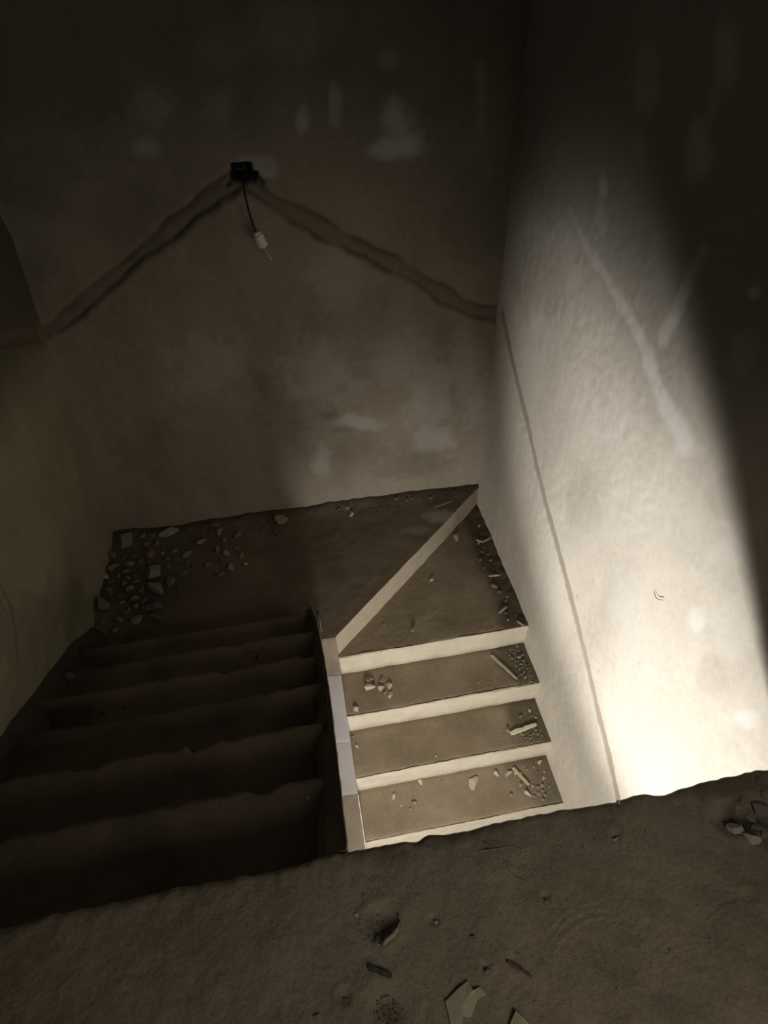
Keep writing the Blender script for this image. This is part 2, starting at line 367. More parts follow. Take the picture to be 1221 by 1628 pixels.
# ------------------------------------------------------------------ upper floor: dirt on a slab, ragged front edge
fx = axis(-1.55, XR+0.03, 0.0055)
ts = np.r_[np.linspace(0, 0.62, 120), np.linspace(0.64, 2.2, 24)]     # distance back from the edge
U, T = np.meshgrid(fx, ts, indexing='ij')
edge_y = 0.012*fbm(fx*3.1, fx*0, 201, 4) + 0.009*fbm(fx*17, fx*0, 202, 3) - 0.004
EY = np.interp(U, fx, edge_y)
fade = np.exp(-(T/0.12)**2)
Yf = -T + EY*fade
def pf(px, py):
    p = on(px, py, 2, 0.0); return (p[0], p[1])
def floor_z(u, y):
    u = np.asarray(u, float); y = np.asarray(y, float)
    z = 0.007*fbm(u*5, y*5, 211, 3)+0.0032*fbm(u*22, y*22, 212, 3)+0.0012*fbm(u*80, y*80, 213, 2)
    z = z + 0.004*np.sin((u*0.8+y*1.1)*70+3*fbm(u*6, y*6, 214, 3))*sstep(-0.1, 0.4, vnoise(u*3.5, y*3.5, 215))*0.35
    # worn ripples of shoe prints
    for cpx, cpy, rad, n, a0 in ((1000, 1610, 0.155, 5, 1.2), (1130, 1600, 0.10, 6, 0.9), (1230, 1560, 0.12, 5, 0.8)):
        c = pf(cpx, cpy); r = np.hypot(u-c[0], y-c[1]); an = np.arctan2(y-c[1], u-c[0])
        w = np.exp(-((r-rad)/0.028)**2)*np.exp(-((an-1.75)/0.55)**2)
        z = z + a0*0.0032*w*np.sin((r-rad)*2*math.pi/0.0125)
    for cpx, cpy, r0, dep in ((606, 1466, 0.026, 0.012), (690, 1462, 0.010, 0.006), (820, 1528, 0.012, 0.004), (772, 1537, 0.008, 0.006), (548, 1583, 0.012, 0.007), (978, 1328, 0.010, 0.006), (868, 1424, 0.008, 0.006), (1160, 1300, 0.030, 0.016), (1210, 1305, 0.040, 0.014), (618, 1605, 0.035, 0.006), (955, 1500, 0.05, 0.006), (1190, 1425, 0.012, 0.005)):
        c = pf(cpx, cpy); r = np.hypot(u-c[0], (y-c[1])*1.1)/r0
        z = z - dep*np.exp(-r**2) + dep*0.35*np.exp(-((r-1.6)/0.45)**2)
    return z
Zf = floor_z(U, Yf)
lip = np.exp(-T/0.010)
Zf = Zf - 0.018*lip**2
# crumbs along the lip
Zf = Zf + 0.006*np.clip(vnoise(U*45, T*40, 221), 0, 1)*np.exp(-T/0.05)
stain_shade = blobs(U, Yf, [(618, 1608, 28, 24, .6), (1185, 1298, 45, 42, 1.0), (780, 1330, 60, 30, .35), (920, 1270, 80, 25, .4), (1150, 1240, 90, 40, .5), (1090, 1600, 90, 60, .3), (600, 1470, 30, 26, .5), (600, 1360, 60, 18, .45), (700, 1335, 60, 18, .5)], pf, 1, 231)
patch = blobs(U, Yf, [(1195, 1285, 30, 16, .3), (950, 1350, 60, 16, .12)], pf, 1, 241)
# the front rows drop down as the ragged front face of the dirt layer
Pm = np.stack([U, Yf, Zf], -1)
front = Pm[:, :1].copy(); front[:, :, 2] -= 0.05; front[:, :, 1] -= 0.012
front2 = front.copy(); front2[:, :, 2] -= 0.05; front2[:, :, 1] += 0.0
Pm = np.concatenate([front2, front, Pm], 1)
z2 = np.zeros((len(fx), 2))
floor = grid_mesh('floor', Pm, M_dirt, dict(stain_shade=np.concatenate([z2, stain_shade], 1), patch=np.concatenate([z2, patch], 1)), flip=True)
tag(floor, kind='structure')
bm = bmesh.new(); bmesh.ops.create_cube(bm, size=1.0)
bmesh.ops.scale(bm, vec=(XR+1.55, 2.16, 0.085), verts=bm.verts); bmesh.ops.translate(bm, vec=((XR-1.55)/2, -1.10, -0.0775), verts=bm.verts)
bmesh.ops.subdivide_edges(bm, edges=bm.edges[:], cuts=4, use_grid_fill=True)
slab = bm_obj('floor_slab', bm, M_slab); tag(slab, kind='structure')

# ------------------------------------------------------------------ stair meshes
def wavy(x, seed, amp=1.0):
    return amp*(0.0030*fbm(x*7, x*0+seed*3.7, 300+seed, 3) + 0.0018*fbm(x*38, x*0+seed, 320+seed, 2))
def chips(x, seed):
    return 0.010*sstep(0.55, 0.9, vnoise(x*9, x*0+seed, 340+seed))+0.004*sstep(0.5, 0.9, vnoise(x*31, x*0+seed, 350+seed))
def tread(parent, x0, x1, y0, y1, z, seed, mat, overhang_wave=1.0, blob=None, chip=1.0, label=None):
    """walking surface; y0 is the nosing (towards the lower side), y1 the foot of the next riser"""
    nx = max(8, int((x1-x0)/0.011)); ny = max(5, int(abs(y1-y0)/0.013))
    xs = np.linspace(x0, x1, nx); ts_ = np.linspace(0, 1, ny)
    X, T_ = np.meshgrid(xs, ts_, indexing='ij')
    s = 1 if y1 > y0 else -1
    e = s*(chips(X, seed)*chip + wavy(X, seed, overhang_wave))
    Y_ = y0+(y1-y0)*T_ + e*np.exp(-(T_*abs(y1-y0)/0.03)**2)
    dz = 0.0035*fbm(X*6, Y_*6, 360+seed, 3)+0.0012*fbm(X*40, Y_*40, 370+seed, 2) - 0.010*np.exp(-T_*abs(y1-y0)/0.006)*0.5 + 0.008*np.exp(-(1-T_)*abs(y1-y0)/0.03)
    st = blob(X, Y_) if blob else np.zeros(X.shape)
    lo = np.stack([X[:, :1], Y_[:, :1]+(0.004 if s < 0 else 0.012)*s, np.full((nx, 1), z-0.03)], -1)
    Pm = np.concatenate([lo, np.stack([X, Y_, z+dz], -1)], 1)
    st = np.concatenate([st[:, :1], st], 1)
    o = grid_mesh('tread', Pm, mat, dict(stain_shade=st, patch=np.zeros(st.shape)), parent=parent, flip=s < 0)
    if label: o['label'] = label
    return o
def riser(parent, a, b, z0, z1, seed, mat, wave=1.0, stain_foot=0.5, far=0.0, all_=0.0):
    """upright face from a to b (plan points), z0 foot, z1 top; its top edge is a little uneven"""
    L = math.hypot(b[0]-a[0], b[1]-a[1]); nx = max(8, int(L/0.011)); nz = 12
    t, w = np.meshgrid(np.linspace(0, 1, nx), np.linspace(0, 1, nz), indexing='ij')
    nrm = np.array([(b[1]-a[1])/L, -(b[0]-a[0])/L])
    d = 0.004*fbm(t*L*8, w*2, 380+seed, 3)+0.0012*fbm(t*L*40, w*7, 390+seed, 2)
    X = a[0]+(b[0]-a[0])*t+nrm[0]*d; Y_ = a[1]+(b[1]-a[1])*t+nrm[1]*d
    Z = z0+(z1-z0)*w + w*wavy(t*L, seed+50, 1.0*wave)
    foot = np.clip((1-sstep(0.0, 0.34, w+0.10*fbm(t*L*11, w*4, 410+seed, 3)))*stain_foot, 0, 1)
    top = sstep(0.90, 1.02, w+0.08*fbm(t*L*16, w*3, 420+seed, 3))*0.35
    foot = np.maximum(foot, np.clip(all_+far*sstep(0.35, 1.0, t+0.1*fbm(t*L*9, w*3, 425+seed, 3)), 0, 1))  # darker towards the far end: dirt plus light falloff put into the colour
    return grid_mesh('riser', np.stack([X, Y_, Z], -1), mat, dict(stain_shade=np.maximum(foot, top)), parent=parent)

# --- upper (left) flight: climbs towards the photographer, risers face away
up = empty('upper_stair_flight', (-0.7, 0.7, ZL))
tag(up, 'dark dusty concrete stair flight on the left climbing towards the camera from the landing', 'staircase')
def child(o, par):
    o.parent = par; o.matrix_parent_inverse = Matrix.Translation(-par.location); return o
XS = -0.075                              # where the left steps end against the middle wall
for k in range(1, NUM):
    zc = -k*RISE
    xl = float(xleft(zc))-0.02
    def bl(X, Y_, k=k):
        s = 0.45*sstep(0.0, 0.5, fbm(X*4, Y_*6, 430+k, 3))
        return np.clip(s + 0.5*sstep(-0.85, -1.15, X), 0, 1)
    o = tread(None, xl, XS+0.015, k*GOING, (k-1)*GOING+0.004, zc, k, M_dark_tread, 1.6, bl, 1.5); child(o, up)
for k in range(0, NUM):
    zt = -k*RISE; zb = zt-RISE
    if k == 0: zt = -0.10
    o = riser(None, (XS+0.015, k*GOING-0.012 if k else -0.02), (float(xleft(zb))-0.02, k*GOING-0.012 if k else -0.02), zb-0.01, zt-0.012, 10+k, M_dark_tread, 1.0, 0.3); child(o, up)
# landing: platform wrapped round the newel, reaching the diagonal riser
DA = np.array([0.005, YN+0.022]); DB = np.array([XR+0.01, YB-0.012])    # diagonal riser in plan
lx_ = axis(float(xleft(ZL))-0.03, XR+0.01, 0.0125); lyy = axis((NUM-1)*GOING-0.012, YB+0.015, 0.0125)
X, Y_ = np.meshgrid(lx_, lyy, indexing='ij')
ydiag = DA[1]+(X-DA[0])*(DB[1]-DA[1])/(DB[0]-DA[0])
Yc = np.where((X > DA[0]), np.minimum(YB+0.015, ydiag+(Y_-lyy[0])/(lyy[-1]-lyy[0])*(YB+0.02-ydiag)), Y_)
Yc = np.where((X > XS) & (X <= DA[0]), YN+0.02+(Y_-lyy[0])/(lyy[-1]-lyy[0])*(YB-YN), Yc)
def mound(X, Y):
    c1 = on(215, 860, 2, ZL); c2 = on(165, 960, 2, ZL); c3 = on(170, 835, 2, ZL)
    z = 0.045*np.exp(-(((X-c3[0])/0.22)**2+((Y-c3[1])/0.16)**2))
    z = z + 0.030*np.exp(-(((X-c2[0])/0.16)**2+((Y-c2[1])/0.22)**2))
    z = z + 0.022*np.exp(-((Y-YB)/0.05)**2)*(1-0.6*sstep(0.2, 0.9, X))
    return z
dz = 0.004*fbm(X*5, Yc*5, 440, 3)+0.0018*fbm(X*30, Yc*30, 441, 3)+mound(X, Yc)*(1+0.6*fbm(X*12, Yc*12, 442, 3))
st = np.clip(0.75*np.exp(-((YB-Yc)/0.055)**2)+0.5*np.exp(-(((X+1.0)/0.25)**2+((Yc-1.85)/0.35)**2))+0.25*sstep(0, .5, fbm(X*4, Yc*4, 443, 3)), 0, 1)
def pland(px, py):
    p = on(px, py, 2, ZL); return (p[0], p[1])
pt = blobs(X, Yc, [(700, 822, 26, 12, .8), (672, 842, 30, 7, .45)], pland, 1, 445)
o = grid_mesh('landing', np.stack([X, Yc, ZL+dz], -1), M_dark_tread, dict(stain_shade=st, patch=pt*0.5)); child(o, up)
o['label'] = 'dirt strewn quarter landing at the back wall'

# dirt drifted against the left wall over the steps
yy = np.linspace(0.1, 1.62, 110); tt = np.linspace(0, 1, 16)
Yq, Tq = np.meshgrid(yy, tt, indexing='ij')
zp = np.maximum(-RISE/GOING*Yq, ZL)
w_ = 0.13*(0.8+0.4*vnoise(Yq*5, Yq*0, 490))
zz = zp+0.045-0.20*Tq**1.3+0.016*fbm(Yq*22, Tq*5, 491, 4)
xx = xleft(zp)-0.01+w_*Tq+0.012*fbm(Yq*11, Tq*2, 492, 3)*Tq
o = grid_mesh('dirt_drift', np.stack([xx, Yq, zz], -1), M_dark_tread, dict(stain_shade=np.full(Yq.shape, 0.95), patch=np.zeros(Yq.shape)), flip=True)
tag(o, 'dark dirt drifted against the left wall down the left steps', 'dirt', kind='stuff')

# --- lower (right) flight: climbs away from the photographer, pale risers face the camera
low = empty('lower_stair_flight', (0.55, 0.6, -2.42))
tag(low, 'lit stair flight on the right with pale plaster risers and brown dusty treads', 'staircase')
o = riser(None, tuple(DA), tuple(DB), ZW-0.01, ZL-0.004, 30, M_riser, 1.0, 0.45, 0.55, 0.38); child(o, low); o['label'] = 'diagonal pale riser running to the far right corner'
# winder tread
xs = np.linspace(0.0, XR+0.01, 90); ws = np.linspace(0, 1, 70)
X, W = np.meshgrid(xs, ws, indexing='ij')
y0 = YN-0.001+chips(X, 31)*0.25+wavy(X, 31, .8); y1 = DA[1]+(X-DA[0])*(DB[1]-DA[1])/(DB[0]-DA[0])+0.004
Y_ = y0+(y1-y0)*W
dz = 0.0035*fbm(X*6, Y_*6, 450, 3)+0.0014*fbm(X*40, Y_*40, 451, 2)+0.016*np.exp(-((X-XR)/0.06)**2)*(1+fbm(X*20, Y_*20, 452, 2))-0.005*np.exp(-(Y_-y0)/0.006)
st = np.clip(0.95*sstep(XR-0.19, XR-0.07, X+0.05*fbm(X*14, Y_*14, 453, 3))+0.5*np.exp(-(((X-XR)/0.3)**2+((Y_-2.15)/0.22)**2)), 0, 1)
o = grid_mesh('winder_tread', np.stack([X, Y_, ZW+dz], -1), M_tread, dict(stain_shade=st, patch=np.zeros(st.shape))); child(o, low)
NLOW = 6
for j in range(NLOW):
    zt = ZW-j*HR; zb = zt-HR; yj = YN-j*DR
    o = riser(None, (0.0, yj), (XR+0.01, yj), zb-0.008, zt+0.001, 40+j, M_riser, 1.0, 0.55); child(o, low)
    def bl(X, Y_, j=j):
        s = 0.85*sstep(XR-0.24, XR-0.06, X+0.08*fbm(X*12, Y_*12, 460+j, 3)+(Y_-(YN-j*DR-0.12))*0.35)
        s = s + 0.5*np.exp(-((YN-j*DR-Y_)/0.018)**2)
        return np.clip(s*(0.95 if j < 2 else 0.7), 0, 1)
    if j < NLOW-1:
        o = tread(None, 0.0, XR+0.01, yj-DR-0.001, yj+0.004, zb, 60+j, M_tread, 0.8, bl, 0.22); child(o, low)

# --- middle wall between the flights (its right face leans in towards the bottom)
LPX = [(556, 1368), (549, 1310), (542, 1250), (535, 1190), (529, 1135), (522, 1085), (516, 1045), (509, 1010), (504, 985), (494, 962)]
top = []
for px, py in LPX:                       # the arris follows the pitch line of the left flight
    p = None
    d = ray(px, py)
    # plane z = -(RISE/GOING) y + 0.012
    k = RISE/GOING
    t = (0.012 - CAM[2]-k*CAM[1])/(d[2]+k*d[1]); top.append(CAM+t*d)
top = np.array(top)
ysv = np.linspace(0.0, top[-1, 1], 150)
o_ = np.argsort(top[:, 1])
txs = np.interp(ysv, top[o_, 1], top[o_, 0]) + 0.0015*fbm(ysv*20, ysv*0, 470, 3); tzs = np.interp(ysv, top[o_, 1], top[o_, 2]) + 0.004*fbm(ysv*18, ysv*0, 471, 3)
core = empty('wall_middle', (-0.03, 0.6, -1.0)); tag(core, kind='structure')
def pitch(y): return ZW-(YN-y)/DR*HR
# sloping plaster strip in the well between the flights, in patches of different plaster
cuts_y = [(YN-3.4*DR, YN-2.24*DR, 'brown'), (YN-2.24*DR, YN-1.41*DR, 'grey'), (YN-1.41*DR, YN-0.30*DR, 'lilac'), (YN-0.30*DR, YN+0.05, 'pink')]
mats = dict(brown=M_brown, grey=M_spine2, lilac=M_spine, pink=M_pink)
for y0, y1, nm in cuts_y:
    yy = np.linspace(y0, y1-0.002, max(8, int((y1-y0)/0.012)))
    xs = np.r_[-0.115, np.linspace(-0.112, 0.002, 14), 0.004, 0.004]
    X, Yq = np.meshgrid(xs, yy, indexing='ij')
    lift = dict(brown=0.006, grey=0.011, lilac=0.014, pink=0.010)[nm]
    Z = np.where(Yq > YN, ZW+(ZL-ZW-0.012)*np.clip((Yq-YN)/0.03, 0, 1), pitch(Yq))+lift+0.0016*fbm(X*30, Yq*14, 472, 3)+0.003*fbm(X*8, Yq*6, 473, 2)
    Yq = Yq + 0.003*vnoise(X*60, Yq*0, 474)
    Z[-1] -= 0.24; Z[0] -= 0.05
    st = np.zeros(X.shape)
    if nm == 'pink':
        c = on(523, 1056, 2, -1.30)
        st = 1.0*np.exp(-(((X-c[0])/0.022)**2+((Yq-(YN-0.17*DR))/0.022)**2)**2)
        Z -= 0.006*st
    Pp = np.stack([X, Yq, Z], -1)
    e0 = Pp[:, :1].copy(); e0[:, :, 2] -= 0.03
    o = grid_mesh('plaster_panel', np.concatenate([e0, Pp], 1), mats[nm], dict(stain_shade=np.concatenate([st[:, :1], st], 1))); child(o, core)
    o['label'] = {'brown': 'brown dusty plaster panel nearest the floor', 'grey': 'dull lilac grey plaster panel', 'lilac': 'pale lilac grey plaster panel', 'pink': 'pinkish bare plaster at the newel with a dark knot hole'}[nm]
# thin pale plaster ridge along the right rim of the brown panel
yy = np.linspace(YN-3.3*DR, YN-2.26*DR, 40)
bm = tube_bm([(0.004, y, pitch(y)+0.006+0.0015*float(vnoise(y*60, 0.3, 475))) for y in yy], [0.0026+0.001*float(vnoise(y*45, 0.7, 476)) for y in yy], 6)
o = bm_obj('plaster_edge', bm, M_riser, smooth=True); child(o, core); o.data.attributes.new('stain_shade', 'FLOAT', 'POINT'); o['label'] = 'pale plaster ridge on the rim of the brown panel'
# chipped arris along the left flight, its lit highlight put into a paler colour
bm = tube_bm([(txs[i]-0.001, ysv[i], tzs[i]-0.002) for i in range(len(ysv))], [0.0030*(0.75+0.6*float(vnoise(ysv[i]*40, 0.5, 480))) for i in range(len(ysv))], 6)
o = bm_obj('plaster_edge', bm, M_riser, smooth=True); child(o, core); o.data.attributes.new('stain_shade', 'FLOAT', 'POINT'); o['label'] = 'thin chipped plaster edge with painted highlight beside the left flight'
# side band of the left flight and the masonry under it
def band(name, prof, mat, step=2):
    bm = bmesh.new(); prev = None
    for i in range(0, len(ysv), step):
        r_ = [bm.verts.new((x, ysv[i], z)) for x, z in prof(i)]
        n = len(r_)
        if prev:
            for k in range(n): bm.faces.new((prev[k], prev[(k+1) % n], r_[(k+1) % n], r_[k]))
        else: bm.faces.new(r_)
        prev = r_
    bm.faces.new(prev)
    o = bm_obj(name, bm, mat); child(o, core)
    for nm in ('stain_shade', 'patch'): o.data.attributes.new(nm, 'FLOAT', 'POINT')
    return o
def band_prof(i):
    x1 = txs[i]-0.002; x0 = min(XS, x1-0.035)+0.010*float(vnoise(ysv[i]*14, 0.2, 481)); zt = tzs[i]
    return ((x0, zt-0.16), (x0, zt-0.045), (x0+0.022, zt-0.022), (x1-0.012, zt-0.008), (x1, zt-0.003), (x1, zt-0.05), (x0+0.01, zt-0.16))
band('side_band', band_prof, M_dark_tread, 1)
band('masonry_core', lambda i: ((-0.20, -2.5), (-0.20, tzs[i]-0.26), (min(-0.105, txs[i]-0.03), tzs[i]-0.26), (-0.105, -2.5)), M_slab)

# lower storey floor
bm = bmesh.new(); bmesh.ops.create_cube(bm, size=1.0)
ZF2 = ZW-NLOW*HR
bmesh.ops.scale(bm, vec=(XR+1.55, 1.5, 0.1), verts=bm.verts); bmesh.ops.translate(bm, vec=((XR-1.55)/2, YN-(NLOW-1)*DR-0.75, ZF2-0.05), verts=bm.verts)
o = bm_obj('floor_lower_storey', bm, M_slab); tag(o, kind='structure')

# ------------------------------------------------------------------ stones
rng = random.Random(7)
def stone_mesh(seed, squash=(1, 0.8, 0.65), cuts=9, sub=3):
    r = random.Random(seed); bm = bmesh.new(); bmesh.ops.create_icosphere(bm, subdivisions=sub, radius=1.0)
    for v in bm.verts:
        v.co *= 1+0.16*mnoise.noise(v.co*1.3+Vector((seed*3.1, 0, 0)))
    for _ in range(cuts):
        n = Vector((r.gauss(0, 1), r.gauss(0, 1), r.gauss(0, 1))).normalized(); lim = r.uniform(0.42, 0.74)
        for v in bm.verts:
            q = v.co.dot(n)
            if q > lim: v.co -= n*(q-lim)*1.0
    for v in bm.verts:
        v.co += Vector(mnoise.noise_vector(v.co*3+Vector((0, seed*1.7, 0))))*0.05
        v.co = Vector((v.co.x*squash[0], v.co.y*squash[1], v.co.z*squash[2]))
    me = bpy.data.meshes.new('stone'); bm.to_mesh(me); bm.free()
    return me
STONES = {}
def stone_data(mat, k):
    key = (mat.name, k)
    if key not in STONES:
        me = stone_mesh(k+11, (1, 0.72+0.05*(k % 4), 0.52+0.06*(k % 3))); me.materials.append(mat); STONES[key] = me
    return STONES[key]
placed = []
def put_stone(name, x, y, z, r, mat, label, cat='stone', group=None, sink=0.12, tight=0.0, flat=1.0):
    k = rng.randrange(6); me = stone_data(mat, k)
    o = bpy.data.objects.new(name, me); col.objects.link(o)
    o.rotation_euler = (rng.uniform(-.35, .35), rng.uniform(-.35, .35), rng.uniform(0, 6.28))
    q_ = rng.uniform(.72, 1.12); o.scale = (r*1.05, r*q_, r*flat*rng.uniform(.75, 1.0))
    lowz = min((o.rotation_euler.to_matrix() @ Vector((v.co.x*o.scale.x, v.co.y*o.scale.y, v.co.z*o.scale.z))).z for v in me.vertices)
    o.location = (x, y, z-lowz-sink*r)
    placed.append((x, y, z, r)); tag(o, label, cat, group); return o
def free(x, y, z, r):
    return all((x-a)**2+(y-b)**2 > (0.92*(r+q))**2 or abs(z-c) > 0.3 for a, b, c, q in placed)
def px_r(p, px):      # radius in metres of something px pixels across at point p
    return 0.5*px*float((np.array(p)-CAM) @ _F)/FOCAL
Z_OF = dict(L=ZL, W=ZW, A=ZW-HR, B=ZW-2*HR, C=ZW-3*HR, F=0.0)
def spot(px, py, s):
    return on(px, py, 2, Z_OF[s])
def zsurf(p, s):
    if s == 'L': return ZL+float(mound(np.array(p[0]), np.array(p[1])))
    if s == 'F': return float(floor_z(p[0], p[1]))
    return Z_OF[s]
def stone_at(px, py, size, s, mat, label, name='stone', group=None, cat='stone', flat=1.0, sink=0.12):
    p = spot(px, py, s); z = zsurf(p, s)
    p = on(px, py, 2, z+0.2*px_r(p, size))
    r = px_r(p, size)*1.15
    return put_stone(name, p[0], p[1], z, r, mat, label, cat, group, sink=sink, flat=flat)

# rubble on the landing: the ones that stand out
big = [(200, 861, 30, M_stone, 'pale grey angular stone lying on the rubble in the far left corner'),
       (270, 848, 30, M_pale_stone, 'rounded pale stone against the back wall near the left corner'),
       (448, 828, 30, M_ochre, 'lone tan stone against the foot of the back wall'),
       (176, 882, 24, M_brick, 'reddish broken stone beside the left wall on the rubble'),
       (180, 904, 20, M_brick, 'dull red stone just in front of the other reddish one by the left wall'),
       (320, 864, 20, M_ochre, 'yellow stone in the dirt at the foot of the back wall'),
       (349, 846, 15, M_ochre, 'small upright yellow stone touching the back wall dirt'),
       (346, 874, 15, M_ochre, 'small ochre stone right of the larger yellow one'),
       (329, 898, 16, M_stone, 'grey stone in the middle of the loose row on the landing'),
       (366, 902, 24, M_stone, 'longish grey stone at the right end of the loose rubble row'),
       (391, 897, 9, M_pale_stone, 'tiny white stone at the right end of the rubble row'),
       (378, 851, 16, M_stone, 'grey stone under the back wall right of the yellow stones'),
       (245, 912, 30, M_stone, 'squarish grey stone at the right rim of the rubble heap'),
       (250, 938, 30, M_stone, 'second squarish stone in the rim of the heap, nearer the camera'),
       (243, 964, 30, M_dark_stone, 'dark stone in the rim of the heap, third from the wall'),
       (165, 962, 36, M_stone, 'large flat grey stone against the left wall near the top step'),
       (166, 917, 16, M_pale_stone, 'small whitish stone tight against the left wall'),
       (272, 925, 22, M_dark_stone, 'low dark stone just outside the heap rim'),
       (298, 882, 18, M_stone, 'grey stone between the heap and the yellow stone'),
       (240, 880, 24, M_brick, 'brownish stone at the far end of the heap rim'),
       (350, 915, 14, M_brick, 'small red brown fragment at the front of the rubble row'),
       (248, 985, 24, M_dark_stone, 'dark stone nearest the camera in the heap rim')]
for px, py, s, m, lab in big: stone_at(px, py, s, 'L', m, lab)
def scatter(n, region, s, size, mats, label, group, name='stone', tries=60, flat=1.0):
    done = 0
    for _ in range(n*tries):
        if done >= n: break
        (cx, cy, rx, ry) = rng.choice(region)
        a = rng.uniform(0, 6.28); q = math.sqrt(rng.random())
        px, py = cx+rx*q*math.cos(a), cy+ry*q*math.sin(a)
        p = spot(px, py, s); z = zsurf(p, s); r = px_r(p, rng.uniform(*size))
        if p[0] > XR-0.02-r or p[1] > YB-0.02-r or p[0] < float(xleft(p[2]))+r+0.015: continue
        if not free(p[0], p[1], z, r): continue
        put_stone(name, p[0], p[1], z, r, rng.choice(mats), label, 'stone', group, flat=flat); done += 1
scatter(46, [(200, 900, 45, 60), (190, 960, 40, 45), (170, 850, 30, 25)], 'L', (11, 24), [M_stone, M_dark_stone, M_dark_stone, M_stone, M_brick], 'small grey brown stone within the rubble heap by the left wall', 'stones in the rubble heap on the landing')
scatter(26, [(300, 850, 90, 16), (330, 885, 60, 22), (270, 900, 30, 50)], 'L', (7, 15), [M_stone, M_dark_stone, M_dark_stone, M_ochre], 'small stone in the loose row between heap and back wall', 'loose stones along the landing row')
scatter(22, [(520, 805, 70, 8), (620, 790, 70, 8), (430, 845, 50, 8)], 'L', (5, 11), [M_stone, M_dark_stone, M_dark_stone], 'crumb of stone in the dirt along the back wall foot', 'stone crumbs along the back wall')
scatter(14, [(70, 1085, 30, 14), (115, 1050, 25, 12)], 'L', (9, 16), [M_dark_stone], 'dark stone fallen on the steps beside the left wall', 'dark stones beside the left wall') if False else None
stone_at(558, 817, 11, 'L', M_pale_stone, 'small pale flake in the dirt at the middle of the back wall', flat=0.5)
stone_at(485, 852, 7, 'L', M_stone, 'small grey stone alone on the landing dust before the back wall')

# winder tread debris
W_st = [(687, 921, 10, M_pale_stone, 'pale round pebble alone on the winder tread below the diagonal riser'),
        (725, 855, 14, M_stone, 'stone at the narrow end of the winder tread near the diagonal riser'),
        (656, 1002, 13, M_stone, 'dusty low stone on the winder tread above the top pale riser'),
        (610, 994, 9, M_stone, 'small dusty stone on the left of the winder tread'),
        (785, 931, 12, M_stone, 'round grey pebble on the winder tread near the right wall'),
        (800, 916, 10, M_stone, 'small grey pebble touching the dark dirt by the right wall')]
for px, py, s, m, lab in W_st: stone_at(px, py, s, 'W', m, lab)
scatter(26, [(775, 870, 18, 36), (800, 920, 18, 34), (815, 965, 16, 24), (765, 830, 14, 14)], 'W', (5, 11), [M_stone, M_dark_stone, M_dark_stone], 'small stone in the dark dirt where winder tread meets right wall', 'stones in the dirt beside the right wall')

# stones on the three lit treads
A_st = [(587, 1094, 19, M_pale_stone, 'flat pale stone left in the little stone cluster on the highest straight tread'),
        (606, 1093, 13, M_pale_stone, 'blocky stone at the middle of the little stone cluster'),
        (619, 1091, 12, M_pale_stone, 'upright stone at the right of the little stone cluster'),
        (607, 1082, 11, M_stone, 'dull stone at the back of the little stone cluster'),
        (587, 1083, 15, M_stone, 'dusty stone at the back left of the little stone cluster'),
        (611, 1102, 9, M_stone, 'small dark stone under the middle of the cluster'),
        (620, 1105, 10, M_pale_stone, 'small pale stone at the front right of the cluster'),
        (565, 1127, 12, M_pale_stone, 'pale chip at the left front of the highest straight tread')]
for px, py, s, m, lab in A_st: stone_at(px, py, s, 'A', m, lab)
scatter(24, [(832, 1048, 16, 22), (838, 1062, 12, 18), (820, 1040, 14, 12)], 'A', (5, 10), [M_stone, M_stone, M_stone, M_dark_stone], 'small stone in the gravel corner of the highest straight tread', 'gravel in the corner of the highest straight tread')
B_st = [(567, 1186, 7, M_pale_stone, 'tiny pale stone at the left of the middle lit tread'),
        (561, 1172, 7, M_stone, 'tiny stone touching the middle wall on the middle lit tread'),
        (693, 1202, 4, M_pale_stone, 'tiny white crumb on the dust of the middle lit tread'),
        (807, 1161, 9, M_stone, 'small round stone left of the pale wood chip'),
        (827, 1140, 7, M_stone, 'small stone behind the pale wood chip')]
for px, py, s, m, lab in B_st: stone_at(px, py, s, 'B', m, lab)
scatter(14, [(850, 1172, 12, 12), (840, 1168, 20, 8), (848, 1135, 8, 10)], 'B', (4, 8), [M_stone, M_stone, M_pale_stone], 'small crumb at the right end of the middle lit tread', 'crumbs at the right end of the middle lit tread')
C_st = [(668, 1243, 11, M_pale_stone, 'whitish stone at the riser foot on the lowest visible tread'),
        (626, 1266, 9, M_pale_stone, 'white pebble on the left half of the lowest visible tread'),
        (637, 1280, 5, M_pale_stone, 'tiny pebble left of the pair on the lowest visible tread'),
        (652, 1286, 5, M_pale_stone, 'tiny pebble at the front of the pair on the lowest visible tread'),
        (658, 1277, 9, M_stone, 'flat dull pebble at the back of the pair on the lowest visible tread'),
        (572, 1294, 9, M_pale_stone, 'pale crumb touching the brown plaster of the middle wall'),
        (703, 1242, 6, M_stone, 'small tan crumb at the riser foot of the lowest visible tread'),
        (752, 1244, 23, M_pale_stone, 'flat oblong pale stone on the lowest visible tread'),
        (790, 1231, 13, M_pale_stone, 'white stone at the riser foot right of the flat oblong one'),
        (808, 1230, 13, M_pale_stone, 'dusty pale stone just left of the short stick'),
        (813, 1264, 9, M_stone, 'small stone in front of the short stick'),
        (838, 1262, 13, M_pale_stone, 'bright white stone at the right front of the lowest visible tread'),
        (827, 1248, 8, M_ochre, 'small ochre stone beside the short stick'),
        (858, 1212, 9, M_pale_stone, 'pale stone at the right wall on the lowest visible tread')]
for px, py, s, m, lab in C_st: stone_at(px, py, s, 'C', m, lab, flat=0.6 if s == 23 else 1.0)
scatter(20, [(855, 1255, 18, 14), (866, 1240, 12, 18), (835, 1225, 26, 10), (850, 1268, 20, 6)], 'C', (4, 9), [M_stone, M_stone, M_pale_stone], 'small crumb at the right end of the lowest visible tread', 'crumbs at the right end of the lowest visible tread')

